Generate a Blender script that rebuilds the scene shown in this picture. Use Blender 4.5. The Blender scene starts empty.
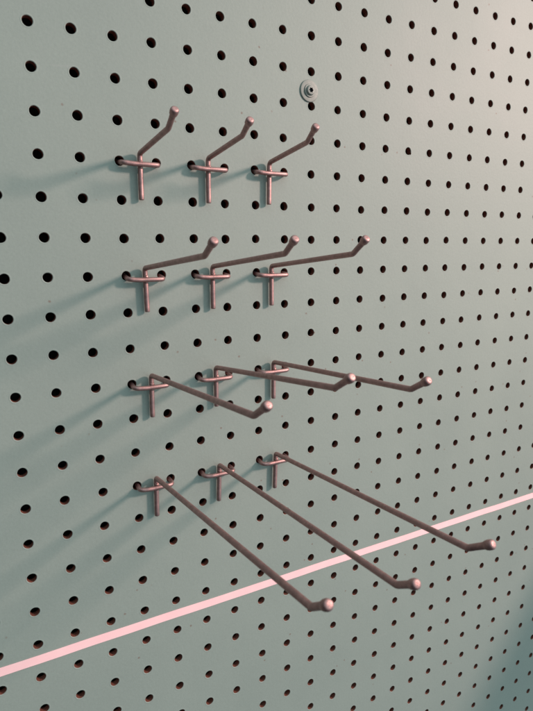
import bpy, bmesh, math, random
from mathutils import Vector, Matrix

# ------------------------------------------------------------------ units
# Board frame: x to the right, z up, out = distance in front of the board face.
# One unit = one hole pitch = one inch.  The board face is the plane y = 0.
U = 0.0254
ZB = 60.0
def W(x, z, out=0.0):
    return Vector((x * U, -out * U, (z + ZB) * U))
def V(x, z, out):                 # a direction
    return Vector((x, -out, z))

sc = bpy.context.scene

# ------------------------------------------------------------------ camera
R = [[0.874044112917478, -0.012538956834677852, 0.4856847364655859],
     [-0.09406130818783179, -0.9851204259399922, 0.1438409423474975],
     [0.4766543390929546, -0.17140747053416444, -0.8622181394906394]]
cam_data = bpy.data.cameras.new('camera')
cam = bpy.data.objects.new('camera', cam_data)
sc.collection.objects.link(cam)
right = V(*R[0]); up = -V(*R[1]); back = -V(*R[2])
M = Matrix((right, up, back)).transposed().to_4x4()
M.translation = W(-2.02884709, -5.59284858, 15.10362943)
cam.matrix_world = M
cam_data.sensor_fit = 'VERTICAL'
cam_data.sensor_height = 36.0
cam_data.lens = 554.342 / 711.0 * 36.0
cam_data.clip_start = 0.01
cam_data.clip_end = 50
cam_data.dof.use_dof = True
cam_data.dof.focus_distance = 17.5 * U
cam_data.dof.aperture_fstop = 18.0
sc.camera = cam

# ------------------------------------------------------------------ room light (soft, cool)
world = bpy.data.worlds.new('World')
sc.world = world
world.use_nodes = True
wn, wl = world.node_tree.nodes, world.node_tree.links
bg = wn['Background']
tc = wn.new('ShaderNodeTexCoord')
dot = wn.new('ShaderNodeVectorMath'); dot.operation = 'DOT_PRODUCT'
dot.inputs[1].default_value = Vector((0.62, -0.30, 0.72)).normalized()
wl.new(tc.outputs['Generated'], dot.inputs[0])
wr = wn.new('ShaderNodeValToRGB')
mr = wn.new('ShaderNodeMapRange')
mr.inputs['From Min'].default_value = -1; mr.inputs['From Max'].default_value = 1
wl.new(dot.outputs['Value'], mr.inputs['Value'])
wl.new(mr.outputs['Result'], wr.inputs['Fac'])
e = wr.color_ramp.elements
e[0].position = 0.2; e[0].color = (0.03, 0.032, 0.035, 1)
e[1].position = 0.95; e[1].color = (0.9, 1.0, 1.0, 1)
m = e.new(0.5); m.color = (0.17, 0.215, 0.23, 1)
m = e.new(0.72); m.color = (0.575, 0.73, 0.80, 1)
wl.new(wr.outputs['Color'], bg.inputs['Color'])
bg.inputs['Strength'].default_value = 1.1

# ------------------------------------------------------------------ window light (warm, from the right)
ldat = bpy.data.lights.new('window_light', 'AREA')
ldat.shape = 'DISK'
ldat.size = 12 * U
ldat.energy = 5.7
ldat.color = (1.0, 0.675, 0.625)
ldat.spread = math.radians(52)
lamp = bpy.data.objects.new('window_light', ldat)
sc.collection.objects.link(lamp)
Ld = Vector((1.25, 0.62, 1.0)).normalized() * 100          # x, z, out
aim = Vector((4.0, -7.0, 1.0))
lamp.location = W(aim[0] + Ld[0], aim[1] + Ld[1], aim[2] + Ld[2])
lamp.rotation_euler = (W(21, 0, 0) - lamp.location).to_track_quat('-Z', 'Y').to_euler()

sc.view_settings.view_transform = 'Standard'
sc.view_settings.look = 'None'
sc.view_settings.exposure = 0.3
sc.view_settings.gamma = 1.0

# ------------------------------------------------------------------ materials
def mat(name, base, rough=0.5, metal=0.0, spec=0.5):
    m = bpy.data.materials.new(name); m.use_nodes = True
    b = m.node_tree.nodes['Principled BSDF']
    b.inputs['Base Color'].default_value = (*base, 1)
    b.inputs['Roughness'].default_value = rough
    b.inputs['Metallic'].default_value = metal
    b.inputs['Specular IOR Level'].default_value = spec
    return m, m.node_tree.nodes, m.node_tree.links, b

def noise(n, l, scale, detail=3, rough=.5):
    t = n.new('ShaderNodeTexCoord'); k = n.new('ShaderNodeTexNoise')
    k.inputs['Scale'].default_value = scale; k.inputs['Detail'].default_value = detail
    k.inputs['Roughness'].default_value = rough
    l.new(t.outputs['Object'], k.inputs['Vector']); return k
def ramp(n, l, src, stops):
    r = n.new('ShaderNodeValToRGB'); el = r.color_ramp.elements
    el[0].position, el[0].color = stops[0][0], (*stops[0][1], 1)
    el[1].position, el[1].color = stops[-1][0], (*stops[-1][1], 1)
    for p, c in stops[1:-1]:
        x = el.new(p); x.color = (*c, 1)
    l.new(src, r.inputs['Fac']); return r
def mix(n, l, fac, a, b, mode='MIX'):
    x = n.new('ShaderNodeMix'); x.data_type = 'RGBA'; x.blend_type = mode
    for s, v in ((x.inputs[0], fac), (x.inputs[6], a), (x.inputs[7], b)):
        if hasattr(v, 'is_output'): l.new(v, s)
        elif isinstance(v, (int, float)): s.default_value = v
        else: s.default_value = (*v, 1)
    return x.outputs[2]

PAINT = (0.249, 0.299, 0.266)
def paint_material():
    m, n, l, b = mat('sage_paint', PAINT, 0.52, 0, 0.27)
    big = noise(n, l, 9, 4, .6)
    r1 = ramp(n, l, big.outputs['Fac'], [(0.3, (0.95, 0.955, 0.955)), (0.7, (1.04, 1.035, 1.03))])
    c = mix(n, l, 1.0, PAINT, r1.outputs['Color'], 'MULTIPLY')
    fine = noise(n, l, 700, 3, .6)
    r2 = ramp(n, l, fine.outputs['Fac'], [(0.3, (0.965, 0.965, 0.965)), (0.7, (1.03, 1.03, 1.03))])
    c = mix(n, l, 1.0, c, r2.outputs['Color'], 'MULTIPLY')
    # sparse brown specks and small nicks in the paint
    vt = n.new('ShaderNodeTexVoronoi'); vt.inputs['Scale'].default_value = 26; vt.voronoi_dimensions = '2D'
    t = n.new('ShaderNodeTexCoord'); wob = noise(n, l, 260, 2)
    add = n.new('ShaderNodeVectorMath'); add.operation = 'MULTIPLY_ADD'
    l.new(wob.outputs['Color'], add.inputs[0]); add.inputs[1].default_value = (.0012, .0012, 0)
    sx_ = n.new('ShaderNodeSeparateXYZ'); cx_ = n.new('ShaderNodeCombineXYZ')
    l.new(t.outputs['Object'], sx_.inputs[0]); l.new(sx_.outputs['X'], cx_.inputs['X']); l.new(sx_.outputs['Z'], cx_.inputs['Y'])
    l.new(cx_.outputs[0], add.inputs[2]); l.new(add.outputs[0], vt.inputs['Vector'])
    sp = ramp(n, l, vt.outputs['Distance'], [(0.014, (1, 1, 1)), (0.025, (0, 0, 0))])
    sel = noise(n, l, 31, 1)
    sel2 = ramp(n, l, sel.outputs['Fac'], [(0.50, (0, 0, 0)), (0.56, (1, 1, 1))])
    f = mix(n, l, 1.0, sp.outputs['Color'], sel2.outputs['Color'], 'MULTIPLY')
    f2 = n.new('ShaderNodeMath'); f2.operation = 'MULTIPLY'; l.new(f, f2.inputs[0]); f2.inputs[1].default_value = .7
    c = mix(n, l, f2.outputs[0], c, (0.17, 0.115, 0.09))
    # faint rubbed marks, stretched along the way hooks get dragged
    t2 = n.new('ShaderNodeTexCoord'); mp = n.new('ShaderNodeMapping')
    mp.inputs['Rotation'].default_value = (0, .5, 0); mp.inputs['Scale'].default_value = (26, 1, 230)
    l.new(t2.outputs['Object'], mp.inputs['Vector'])
    sc_ = n.new('ShaderNodeTexNoise'); sc_.inputs['Scale'].default_value = 1.0; sc_.inputs['Detail'].default_value = 2
    l.new(mp.outputs[0], sc_.inputs['Vector'])
    s1 = ramp(n, l, sc_.outputs['Fac'], [(0.70, (0, 0, 0)), (0.78, (1, 1, 1))])
    s3 = n.new('ShaderNodeMath'); s3.operation = 'MULTIPLY'; l.new(s1.outputs['Color'], s3.inputs[0]); s3.inputs[1].default_value = .16
    c = mix(n, l, s3.outputs[0], c, (0.36, 0.38, 0.36))
    l.new(c, b.inputs['Base Color'])
    peel = noise(n, l, 420, 4, .55)
    wav = noise(n, l, 45, 2, .5)
    s = n.new('ShaderNodeMath'); s.operation = 'MULTIPLY_ADD'
    l.new(wav.outputs['Fac'], s.inputs[0]); s.inputs[1].default_value = 1.6; l.new(peel.outputs['Fac'], s.inputs[2])
    bp = n.new('ShaderNodeBump'); bp.inputs['Strength'].default_value = .22; bp.inputs['Distance'].default_value = .0004
    l.new(s.outputs[0], bp.inputs['Height']); l.new(bp.outputs['Normal'], b.inputs['Normal'])
    rr = n.new('ShaderNodeMapRange'); l.new(big.outputs['Fac'], rr.inputs['Value'])
    rr.inputs['To Min'].default_value = .50; rr.inputs['To Max'].default_value = .68
    l.new(rr.outputs['Result'], b.inputs['Roughness'])
    return m
M_PAINT = paint_material()

def fibre_material():
    m, n, l, b = mat('hardboard_fibre', (0.11, 0.045, 0.03), 0.85, 0, 0.2)
    k = noise(n, l, 1500, 3, .7)
    r = ramp(n, l, k.outputs['Fac'], [(0.3, (0.06, 0.022, 0.016)), (0.7, (0.26, 0.10, 0.07))])
    l.new(r.outputs['Color'], b.inputs['Base Color'])
    bp = n.new('ShaderNodeBump'); bp.inputs['Strength'].default_value = .5; bp.inputs['Distance'].default_value = .0004
    l.new(k.outputs['Fac'], bp.inputs['Height']); l.new(bp.outputs['Normal'], b.inputs['Normal'])
    return m
M_FIBRE = fibre_material()

def copper_material():
    m, n, l, b = mat('dull_copper_plating', (0.35, 0.25, 0.235), 0.4, 0.96, 0.5)
    k = noise(n, l, 260, 5, .7)
    r = ramp(n, l, k.outputs['Fac'], [(0.25, (0.29, 0.180, 0.170)), (0.5, (0.38, 0.232, 0.218)), (0.75, (0.50, 0.300, 0.280))])
    l.new(r.outputs['Color'], b.inputs['Base Color'])
    k2 = noise(n, l, 900, 3, .6)
    rr = n.new('ShaderNodeMapRange'); l.new(k2.outputs['Fac'], rr.inputs['Value'])
    rr.inputs['To Min'].default_value = .42; rr.inputs['To Max'].default_value = .60
    l.new(rr.outputs['Result'], b.inputs['Roughness'])
    bp = n.new('ShaderNodeBump'); bp.inputs['Strength'].default_value = .35; bp.inputs['Distance'].default_value = .00018
    l.new(k2.outputs['Fac'], bp.inputs['Height']); l.new(bp.outputs['Normal'], b.inputs['Normal'])
    return m
M_COPPER = copper_material()

def tape_material():
    m, n, l, b = mat('pink_tape', (0.96, 0.70, 0.70), 0.4, 0, 0.4)
    k = noise(n, l, 60, 3)
    r = ramp(n, l, k.outputs['Fac'], [(0.3, (0.975, 0.60, 0.605)), (0.7, (0.985, 0.645, 0.64))])
    l.new(r.outputs['Color'], b.inputs['Base Color'])
    return m
M_TAPE = tape_material()

def zinc_material():
    m, n, l, b = mat('zinc_steel', (0.215, 0.24, 0.215), 0.5, 0.25, 0.4)
    k = noise(n, l, 500, 3)
    rr = n.new('ShaderNodeMapRange'); l.new(k.outputs['Fac'], rr.inputs['Value'])
    rr.inputs['To Min'].default_value = .5; rr.inputs['To Max'].default_value = .75
    l.new(rr.outputs['Result'], b.inputs['Roughness'])
    return m
M_ZINC = zinc_material()
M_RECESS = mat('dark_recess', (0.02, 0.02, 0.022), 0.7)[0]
def wall_material():
    m, n, l, b = mat('wall_behind', (0.06, 0.05, 0.045), 0.9)
    k = noise(n, l, 30, 4)
    r = ramp(n, l, k.outputs['Fac'], [(0.3, (0.045, 0.036, 0.03)), (0.7, (0.08, 0.065, 0.055))])
    l.new(r.outputs['Color'], b.inputs['Base Color'])
    return m
M_WALL = wall_material()
def wood_material():
    m, n, l, b = mat('blocker_wood', (0.10, 0.075, 0.06), 0.6)
    t = n.new('ShaderNodeTexCoord'); w = n.new('ShaderNodeTexWave')
    w.inputs['Scale'].default_value = 30; w.inputs['Distortion'].default_value = 6
    l.new(t.outputs['Object'], w.inputs['Vector'])
    r = ramp(n, l, w.outputs['Fac'], [(0.2, (0.07, 0.05, 0.04)), (0.8, (0.13, 0.10, 0.08))])
    l.new(r.outputs['Color'], b.inputs['Base Color'])
    return m
M_WOOD = wood_material()

# ------------------------------------------------------------------ helpers
def link_mesh(name, bm, mats, parent=None, origin=None, smooth=True, angle=None):
    """bm is in world metres; origin moves the object's pivot there."""
    if origin is not None:
        bmesh.ops.translate(bm, verts=bm.verts, vec=-origin)
    me = bpy.data.meshes.new(name); bm.to_mesh(me); bm.free()
    for m in (mats if isinstance(mats, (list, tuple)) else [mats]): me.materials.append(m)
    if smooth:
        for p in me.polygons: p.use_smooth = True
        if angle is not None:
            me.set_sharp_from_angle(angle=math.radians(angle))
    o = bpy.data.objects.new(name, me); sc.collection.objects.link(o)
    if parent is not None: o.parent = parent
    elif origin is not None: o.location = origin
    return o

def fillet(pts, rads, steps=7):
    """Round the corners of a polyline."""
    out = [pts[0]]
    for i in range(1, len(pts) - 1):
        a, b, c = pts[i - 1], pts[i], pts[i + 1]
        d1, d2 = (a - b).normalized(), (c - b).normalized()
        ang = d1.angle(d2); r = rads[i - 1]
        t = r / math.tan(ang / 2) if ang < 3.13 else 0
        t = min(t, .48 * (a - b).length, .48 * (c - b).length)
        if t < 1e-5: out.append(b); continue
        p1, p2 = b + d1 * t, b + d2 * t
        for k in range(steps + 1):
            s = k / steps
            out.append((1 - s) ** 2 * p1 + 2 * s * (1 - s) * (b * .5 + (p1 + p2) * .25 + (b - (p1 + p2) * .5) * .3) + s ** 2 * p2)
    out.append(pts[-1]); return out

def sweep(bm, path, radius, seg=16, caps=(True, True), squash=None):
    """Tube along path (world metres); radius is a number or a list."""
    n = len(path); rad = radius if isinstance(radius, (list, tuple)) else [radius] * n
    T = []
    for i in range(n):
        a = path[max(i - 1, 0)]; b = path[min(i + 1, n - 1)]
        T.append((b - a).normalized())
    ref = Vector((0.13, 0.2, 1)) if abs(T[0].z) < .9 else Vector((1, 0.1, 0))
    N = (ref - T[0] * ref.dot(T[0])).normalized()
    rings = []
    for i in range(n):
        N = (N - T[i] * N.dot(T[i])).normalized(); B = T[i].cross(N)
        rings.append([bm.verts.new(path[i] + (N * math.cos(2 * math.pi * k / seg) + B * math.sin(2 * math.pi * k / seg)) * rad[i]) for k in range(seg)])
    for i in range(n - 1):
        for k in range(seg):
            bm.faces.new((rings[i][k], rings[i][(k + 1) % seg], rings[i + 1][(k + 1) % seg], rings[i + 1][k]))
    if caps[0]: bm.faces.new(list(reversed(rings[0])))
    if caps[1]: bm.faces.new(rings[-1])
    return rings

def resample(path, step):
    out = [path[0]]
    for a, b in zip(path, path[1:]):
        k = max(1, int((b - a).length / step))
        for j in range(1, k + 1): out.append(a.lerp(b, j / k))
    return out

def tag(o, label=None, cat=None, group=None, kind=None):
    if label: o['label'] = label
    if cat: o['category'] = cat
    if group: o['group'] = group
    if kind: o['kind'] = kind

# ------------------------------------------------------------------ pegboard
rnd = random.Random(7)
C0, C1, R0, R1 = -7, 29, -8, 32        # columns and rows of holes
SEG = 24
TH = 0.20                              # board thickness
CHIP = {(12, 2): -35}
bm = bmesh.new()
flat = []
corner = {}
def cv(i, j):                          # shared corner verts between cells
    if (i, j) not in corner: corner[(i, j)] = bm.verts.new(W(i - .5, -(j - .5), 0))
    return corner[(i, j)]
midv = {}
def ev(a, b):                          # shared verts on the cell edges
    key = (a, b)
    if key not in midv: midv[key] = bm.verts.new(W(a, b, 0))
    return midv[key]
def square_point(i, j, k):
    """k-th of SEG points round the square cell, 6 per side, shared with neighbours."""
    q = SEG // 4; side, s = divmod(k, q)
    t = -.5 + s / q
    x, z = [(t, .5), (.5, -t), (-t, -.5), (-.5, t)][side]
    return ev(round(i + x, 4), round(-j + z, 4))
for i in range(C0, C1 + 1):
    for j in range(R0, R1 + 1):
        dx, dz = rnd.gauss(0, .006), rnd.gauss(0, .006)
        r = .126 + rnd.gauss(0, .0016)
        outer = [square_point(i, j, k) for k in range(SEG)]
        prof = [(.168, 0.0), (.152, .0028), (.139, .0038), (.131, .0), (r, -.008), (r - .001, -.03), (r - .001, -TH)]
        ph = math.atan2(.5, -.5)       # first square point is the top-left corner
        rings = [outer]
        for pi, (rr, oo) in enumerate(prof):
            ring = []
            for k in range(SEG):
                a = ph - 2 * math.pi * k / SEG
                rk = rr
                ca = CHIP.get((i, j))
                if ca is not None and pi >= 1:
                    d = abs((math.degrees(a) - ca + 180) % 360 - 180)
                    rk += max(0, 1 - d / 22) * (.055 if pi >= 3 else .03)
                if pi >= 3: rk += .0022 * math.sin(3 * a + i * 1.7 + j) 
                ring.append(bm.verts.new(W(i + dx + rk * math.cos(a), -j + dz + rk * math.sin(a), oo)))
            rings.append(ring)
        for pi in range(len(rings) - 1):
            A, B = rings[pi], rings[pi + 1]
            for k in range(SEG):
                f = bm.faces.new((A[k], A[(k + 1) % SEG], B[(k + 1) % SEG], B[k]))
                f.material_index = 1 if pi >= 5 else 0
                if pi == 0: flat.append(f)
        # back face
        back = [bm.verts.new(v.co + Vector((0, TH * U, 0))) for v in outer]
        A, B = rings[-1], back
        for k in range(SEG):
            f = bm.faces.new((A[k], A[(k + 1) % SEG], B[(k + 1) % SEG], B[k])); f.material_index = 1
bmesh.ops.remove_doubles(bm, verts=[v for v in bm.verts if v.co.y > TH * U - 1e-6 or abs(v.co.y) < 1e-9], dist=1e-5)
be = [e for e in bm.edges if e.is_boundary and max(abs(v.co.y) for v in e.verts) < 1e-9]
ret = bmesh.ops.extrude_edge_only(bm, edges=be)
bmesh.ops.translate(bm, verts=[g for g in ret['geom'] if isinstance(g, bmesh.types.BMVert)], vec=Vector((0, TH * U, 0)))
bmesh.ops.recalc_face_normals(bm, faces=bm.faces)
bm.faces.ensure_lookup_table(); bm.faces.index_update()
flat_ids = [f.index for f in flat]
board = link_mesh('pegboard', bm, [M_PAINT, M_FIBRE], origin=W(11, -R1 - .5, -TH / 2), angle=50)
for k in flat_ids: board.data.polygons[k].use_smooth = False
tag(board, 'sage green painted pegboard panel with rows of round holes, behind all the copper hooks', 'pegboard')

# wall behind the board
bm = bmesh.new()
bmesh.ops.create_cube(bm, size=1)
bmesh.ops.scale(bm, verts=bm.verts, vec=Vector((60 * U, 2 * U, 60 * U)))
bmesh.ops.translate(bm, verts=bm.verts, vec=W(11, -12, -2.0))
wall = link_mesh('wall', bm, M_WALL, smooth=False); tag(wall, kind='structure')

# ------------------------------------------------------------------ pink tape strip
bm = bmesh.new()
xs = [C0 - .45 + k * .5 for k in range(int((C1 - C0 + .9) / .5) + 1)]
prev = None
for x in xs:
    wob = .006 * math.sin(x * .9) + .004 * math.sin(x * 2.3 + 1)
    top, bot = -16.315 + wob, -16.570 + wob * .6 + .003 * math.sin(x * 3.1)
    cur = [bm.verts.new(W(x, top, .001)), bm.verts.new(W(x, top, .012)), bm.verts.new(W(x, bot, .012)), bm.verts.new(W(x, bot, .001))]
    if prev:
        for k in range(4): bm.faces.new((prev[k], cur[k], cur[(k + 1) % 4], prev[(k + 1) % 4]))
    else: bm.faces.new(cur)
    prev = cur
bm.faces.new(list(reversed(prev)))
bmesh.ops.recalc_face_normals(bm, faces=bm.faces)
tape = link_mesh('tape_strip', bm, M_TAPE, origin=W(11, -16.4, .001), smooth=False)
tag(tape, 'thin straight pale pink strip running level across the lower pegboard', 'tape')

# ------------------------------------------------------------------ screw with washer
def disc_profile(bm, cx, cz, prof, seg=40, shape=None, cap=True):
    rings = []
    for r, o in prof:
        rings.append([bm.verts.new(W(cx + r * (shape(a) if shape else 1) * math.cos(a), cz + r * (shape(a) if shape else 1) * math.sin(a), o))
                      for a in [2 * math.pi * k / seg for k in range(seg)]])
    for A, B in zip(rings, rings[1:]):
        for k in range(seg): bm.faces.new((A[k], A[(k + 1) % seg], B[(k + 1) % seg], B[k]))
    if cap: bm.faces.new(rings[-1])
    return rings
SX, SZ = 7.915, -.565
scr = bpy.data.objects.new('wall_screw', None); sc.collection.objects.link(scr)
scr.location = W(SX, SZ, 0)
tag(scr, 'star socket screw on a round pale washer, fixed between holes above the top right hook', 'screw')
O = W(SX, SZ, 0)
bm = bmesh.new()
disc_profile(bm, SX, SZ, [(.318, -.03), (.322, .004), (.322, .026), (.314, .036), (.30, .040), (.2, .040), (.0001, .040)], cap=False)
bmesh.ops.recalc_face_normals(bm, faces=bm.faces)
link_mesh('washer', bm, M_ZINC, scr, O, angle=40)
bm = bmesh.new()
star = lambda a: 1 + .16 * math.cos(6 * a)
disc_profile(bm, SX, SZ, [(.192, .02), (.196, .055), (.184, .070), (.150, .072), (.130, .112), (.118, .130), (.088, .136)], cap=False, seg=48)
A = [v for v in bm.verts][-48:]
ring = [bm.verts.new(W(SX + .068 * star(a) * math.cos(a), SZ + .068 * star(a) * math.sin(a), .136)) for a in [2 * math.pi * k / 48 for k in range(48)]]
for k in range(48): bm.faces.new((A[k], A[(k + 1) % 48], ring[(k + 1) % 48], ring[k]))
bmesh.ops.recalc_face_normals(bm, faces=bm.faces)
head = link_mesh('screw_head', bm, M_ZINC, scr, O, angle=35)
bm = bmesh.new()
disc_profile(bm, SX, SZ, [(.068, .136), (.066, .06)], shape=star, seg=48)
bmesh.ops.recalc_face_normals(bm, faces=bm.faces)
link_mesh('star_socket', bm, M_RECESS, head, None, smooth=False).location = (0, 0, 0)
so = head.children[0]
so.data.transform(Matrix.Translation(-O))

# ------------------------------------------------------------------ hooks
RW = .069                              # wire radius
GROUP = 'copper wire hooks plugged into the pegboard'
# (row, column): stem top dx, stem top dz, stem foot dx, foot z, elbow dx, elbow z, elbow out, end dx, end z, end out
HOOKS = {
 (3, 2): ((.012, .191), (.001, -.99), (.085, .408, 2.20), (.085, .690, 2.64)),
 (3, 4): ((-.039, .204), (-.056, -1.00), (-.003, .420, 2.20), (-.022, .668, 2.64)),
 (3, 6): ((-.068, .225), (-.095, -.97), (-.086, .432, 2.20), (-.125, .705, 2.64)),
 (6, 2): ((-.003, .205), (.010, -.98), (.053, .488, 4.20), (.064, .760, 4.64)),
 (6, 4): ((.001, .215), (-.012, -1.00), (.009, .523, 4.20), (-.017, .805, 4.64)),
 (6, 6): ((-.037, .196), (-.043, -1.00), (-.074, .501, 4.20), (-.062, .822, 4.64)),
 (9, 2): ((.030, .215), (.010, -.98), (.073, .542, 6.27), (.105, .820, 6.71)),
 (9, 4): ((.015, .235), (.004, -.95), (-.084, .840, 6.27), (-.046, 1.115, 6.71)),
 (9, 6): ((.005, .198), (-.012, -.97), (-.037, .554, 6.27), (-.018, .815, 6.71)),
 (12, 2): ((.025, .165), (-.003, -.99), (.111, .712, 8.14), (.110, 1.008, 8.58)),
 (12, 4): ((.040, .165), (-.010, -.98), (-.021, .518, 8.14), (-.021, .775, 8.58)),
 (12, 6): ((.050, .160), (.000, -1.00), (-.191, .734, 8.14), (-.095, .985, 8.58)),
}
LEN = {3: 'shortest', 6: 'medium', 9: 'long', 12: 'longest'}
ROWT = {3: 'top row', 6: 'second row from the top', 9: 'third row from the top', 12: 'bottom row'}
COLT = {2: 'left', 4: 'middle', 6: 'right'}
LABELS = {
 (3, 2): 'short copper hook at the left of the top row, leftmost of the three shortest arms',
 (3, 4): 'short copper hook in the middle of the top row, between two like it',
 (3, 6): 'short copper hook at the right of the top row, nearest below the screw and washer',
 (6, 2): 'medium copper hook at the left of the second row from the top',
 (6, 4): 'medium copper hook in the middle of the second row from the top',
 (6, 6): 'medium copper hook at the right of the second row, its tip clear to the right',
 (9, 2): 'long copper hook at the left of the third row, arm crossing the middle stem',
 (9, 4): 'long copper hook in the middle of the third row, its tip covering the next arm',
 (9, 6): 'long copper hook at the right of the third row, arm passing behind another tip',
 (12, 2): 'longest copper hook at the left of the bottom row, its tip lowest of all',
 (12, 4): 'longest copper hook in the middle of the bottom row, between two like it',
 (12, 6): 'longest copper hook at the right of the bottom row, its tip farthest to the right',
}
for (row, col), (top, foot, elbow, end) in HOOKS.items():
    rr = random.Random(row * 31 + col)
    cx, cz = col + .5, -row
    P = lambda dx, dz, o: W(cx + dx, cz + dz, o)
    O = P(0, 0, 0)
    root = bpy.data.objects.new('peg_hook', None); sc.collection.objects.link(root)
    root.location = O
    tag(root, LABELS[(row, col)], 'hook', GROUP)
    so_ = .125                          # stem sits just off the board
    zs = .02                            # where stem and arm meet, behind the crossbar
    # stem, with a slightly rounded cut end
    sx = lambda z: foot[0] + (top[0] - foot[0]) * (z - foot[1]) / (top[1] - foot[1])
    path = [P(foot[0], foot[1] - .012, so_), P(foot[0], foot[1] - .004, so_), P(foot[0], foot[1] + .012, so_)]
    rad = [RW * .80, RW * .93, RW]
    for k in range(1, 9):
        z = foot[1] + (zs - foot[1]) * k / 8
        path.append(P(sx(z), z, so_)); rad.append(RW)
    bm = bmesh.new(); sweep(bm, path, [q * U for q in rad], 20)
    bmesh.ops.recalc_face_normals(bm, faces=bm.faces)
    link_mesh('stem', bm, M_COPPER, root, O, angle=60)
    # arm: up from the stem, out from the board, elbow, upturned end
    ctl = [P(sx(zs), zs, so_), P(top[0], top[1], so_), P(*elbow), P(*end)]
    pth = fillet(ctl, [.12 * U, .17 * U], 9)
    pth = resample(pth, .12 * U)
    tot = [0]
    for a, b in zip(pth, pth[1:]): tot.append(tot[-1] + (b - a).length)
    rad = []
    for s in tot:
        d = (tot[-1] - s) / U           # swell into the headed end
        rad.append((RW + .012 * max(0, 1 - d / .22) ** 1.0) * U)
    bm = bmesh.new(); sweep(bm, pth, rad, 20)
    bmesh.ops.recalc_face_normals(bm, faces=bm.faces)
    link_mesh('arm', bm, M_COPPER, root, O, angle=60)
    # headed tip: a short blunt dome upset on the wire end
    d = (pth[-1] - pth[-3]).normalized()
    prof = [(-.14, .069), (-.115, .078), (-.085, .094), (-.045, .101), (.0, .103), (.035, .099), (.062, .090), (.077, .072), (.083, .050), (.084, .026), (.083, .002)]
    path = [pth[-1] + d * (a * U) for a, b in prof]
    bm = bmesh.new(); sweep(bm, path, [b * U for a, b in prof], 24)
    for v in bm.verts:
        v.co += Vector((rr.gauss(0, 1), rr.gauss(0, 1), rr.gauss(0, 1))) * .0009 * U
    bmesh.ops.recalc_face_normals(bm, faces=bm.faces)
    link_mesh('tip', bm, M_COPPER, root, O, angle=70)
    # crossbar: U of wire through the two neighbouring holes, welded across the stem
    bz = -.095 + rr.uniform(-.01, .01); bo = so_ + RW * 2 - .012
    ctl = [P(-.46, .05, -.55), P(-.475, -.035, -.1), P(-.50, bz + .02, bo - .01), P(-.22, bz, bo), P(.22, bz, bo), P(.50, bz - .0, bo - .01), P(.475, -.035, -.1), P(.46, .05, -.55)]
    pth = fillet(ctl, [.1 * U, .13 * U, .2 * U, .2 * U, .13 * U, .1 * U], 8)
    bm = bmesh.new(); sweep(bm, resample(pth, .1 * U), RW * .94 * U, 20)
    bmesh.ops.recalc_face_normals(bm, faces=bm.faces)
    link_mesh('crossbar', bm, M_COPPER, root, O, angle=60)
    # weld beads where the crossbar meets the stem
    for s, q in ((1, .060), (-1, .045)):
        bm = bmesh.new()
        bmesh.ops.create_icosphere(bm, subdivisions=3, radius=q * U)
        for v in bm.verts:
            n = v.co.normalized()
            v.co *= 1 + .12 * math.sin(n.x * 5 + row) * math.cos(n.z * 6 + col)
            v.co.x *= 1.15; v.co.z *= .8
        bmesh.ops.translate(bm, verts=bm.verts, vec=P(sx(bz), bz + s * (RW * .94 + .012), so_ + RW * .75))
        link_mesh('weld_bead', bm, M_COPPER, root, O)

# ------------------------------------------------------------------ unseen slab added beyond the frame to shade the lower-right board
def blocker_slab(A, B, width, thick):
    a, b = W(*A), W(*B)
    d = (b - a).normalized(); n = Vector((0, -1, 0)); s = d.cross(n).normalized()
    if s.x < 0: s = -s
    n = s.cross(d).normalized()
    bm = bmesh.new()
    vs = []
    for e_ in (a, b):
        for p, q in ((0, -1), (1, -1), (1, 1), (0, 1)):
            vs.append(bm.verts.new(e_ + s * (p * width * U) + n * (q * thick * U / 2)))
    for f in ((0, 1, 2, 3), (7, 6, 5, 4), (0, 4, 5, 1), (1, 5, 6, 2), (2, 6, 7, 3), (3, 7, 4, 0)):
        bm.faces.new([vs[k] for k in f])
    bmesh.ops.recalc_face_normals(bm, faces=bm.faces)
    bmesh.ops.bevel(bm, geom=bm.edges[:], offset=.05 * U, segments=2, affect='EDGES')
    return bm
LP = aim + Ld
def toward_light(x, z, out):           # where the ray from a board point to the window passes at this distance
    t = out / LP[2]
    return (x + (LP[0] - x) * t, z + (LP[1] - z) * t, out)
pa, pb = toward_light(14.7, -29.5, 12), toward_light(22.4, -19.4, 12)
pl = link_mesh('shade_blocker', blocker_slab(pa, pb, 12, .75), M_WOOD, angle=40)
tag(pl, kind='structure')
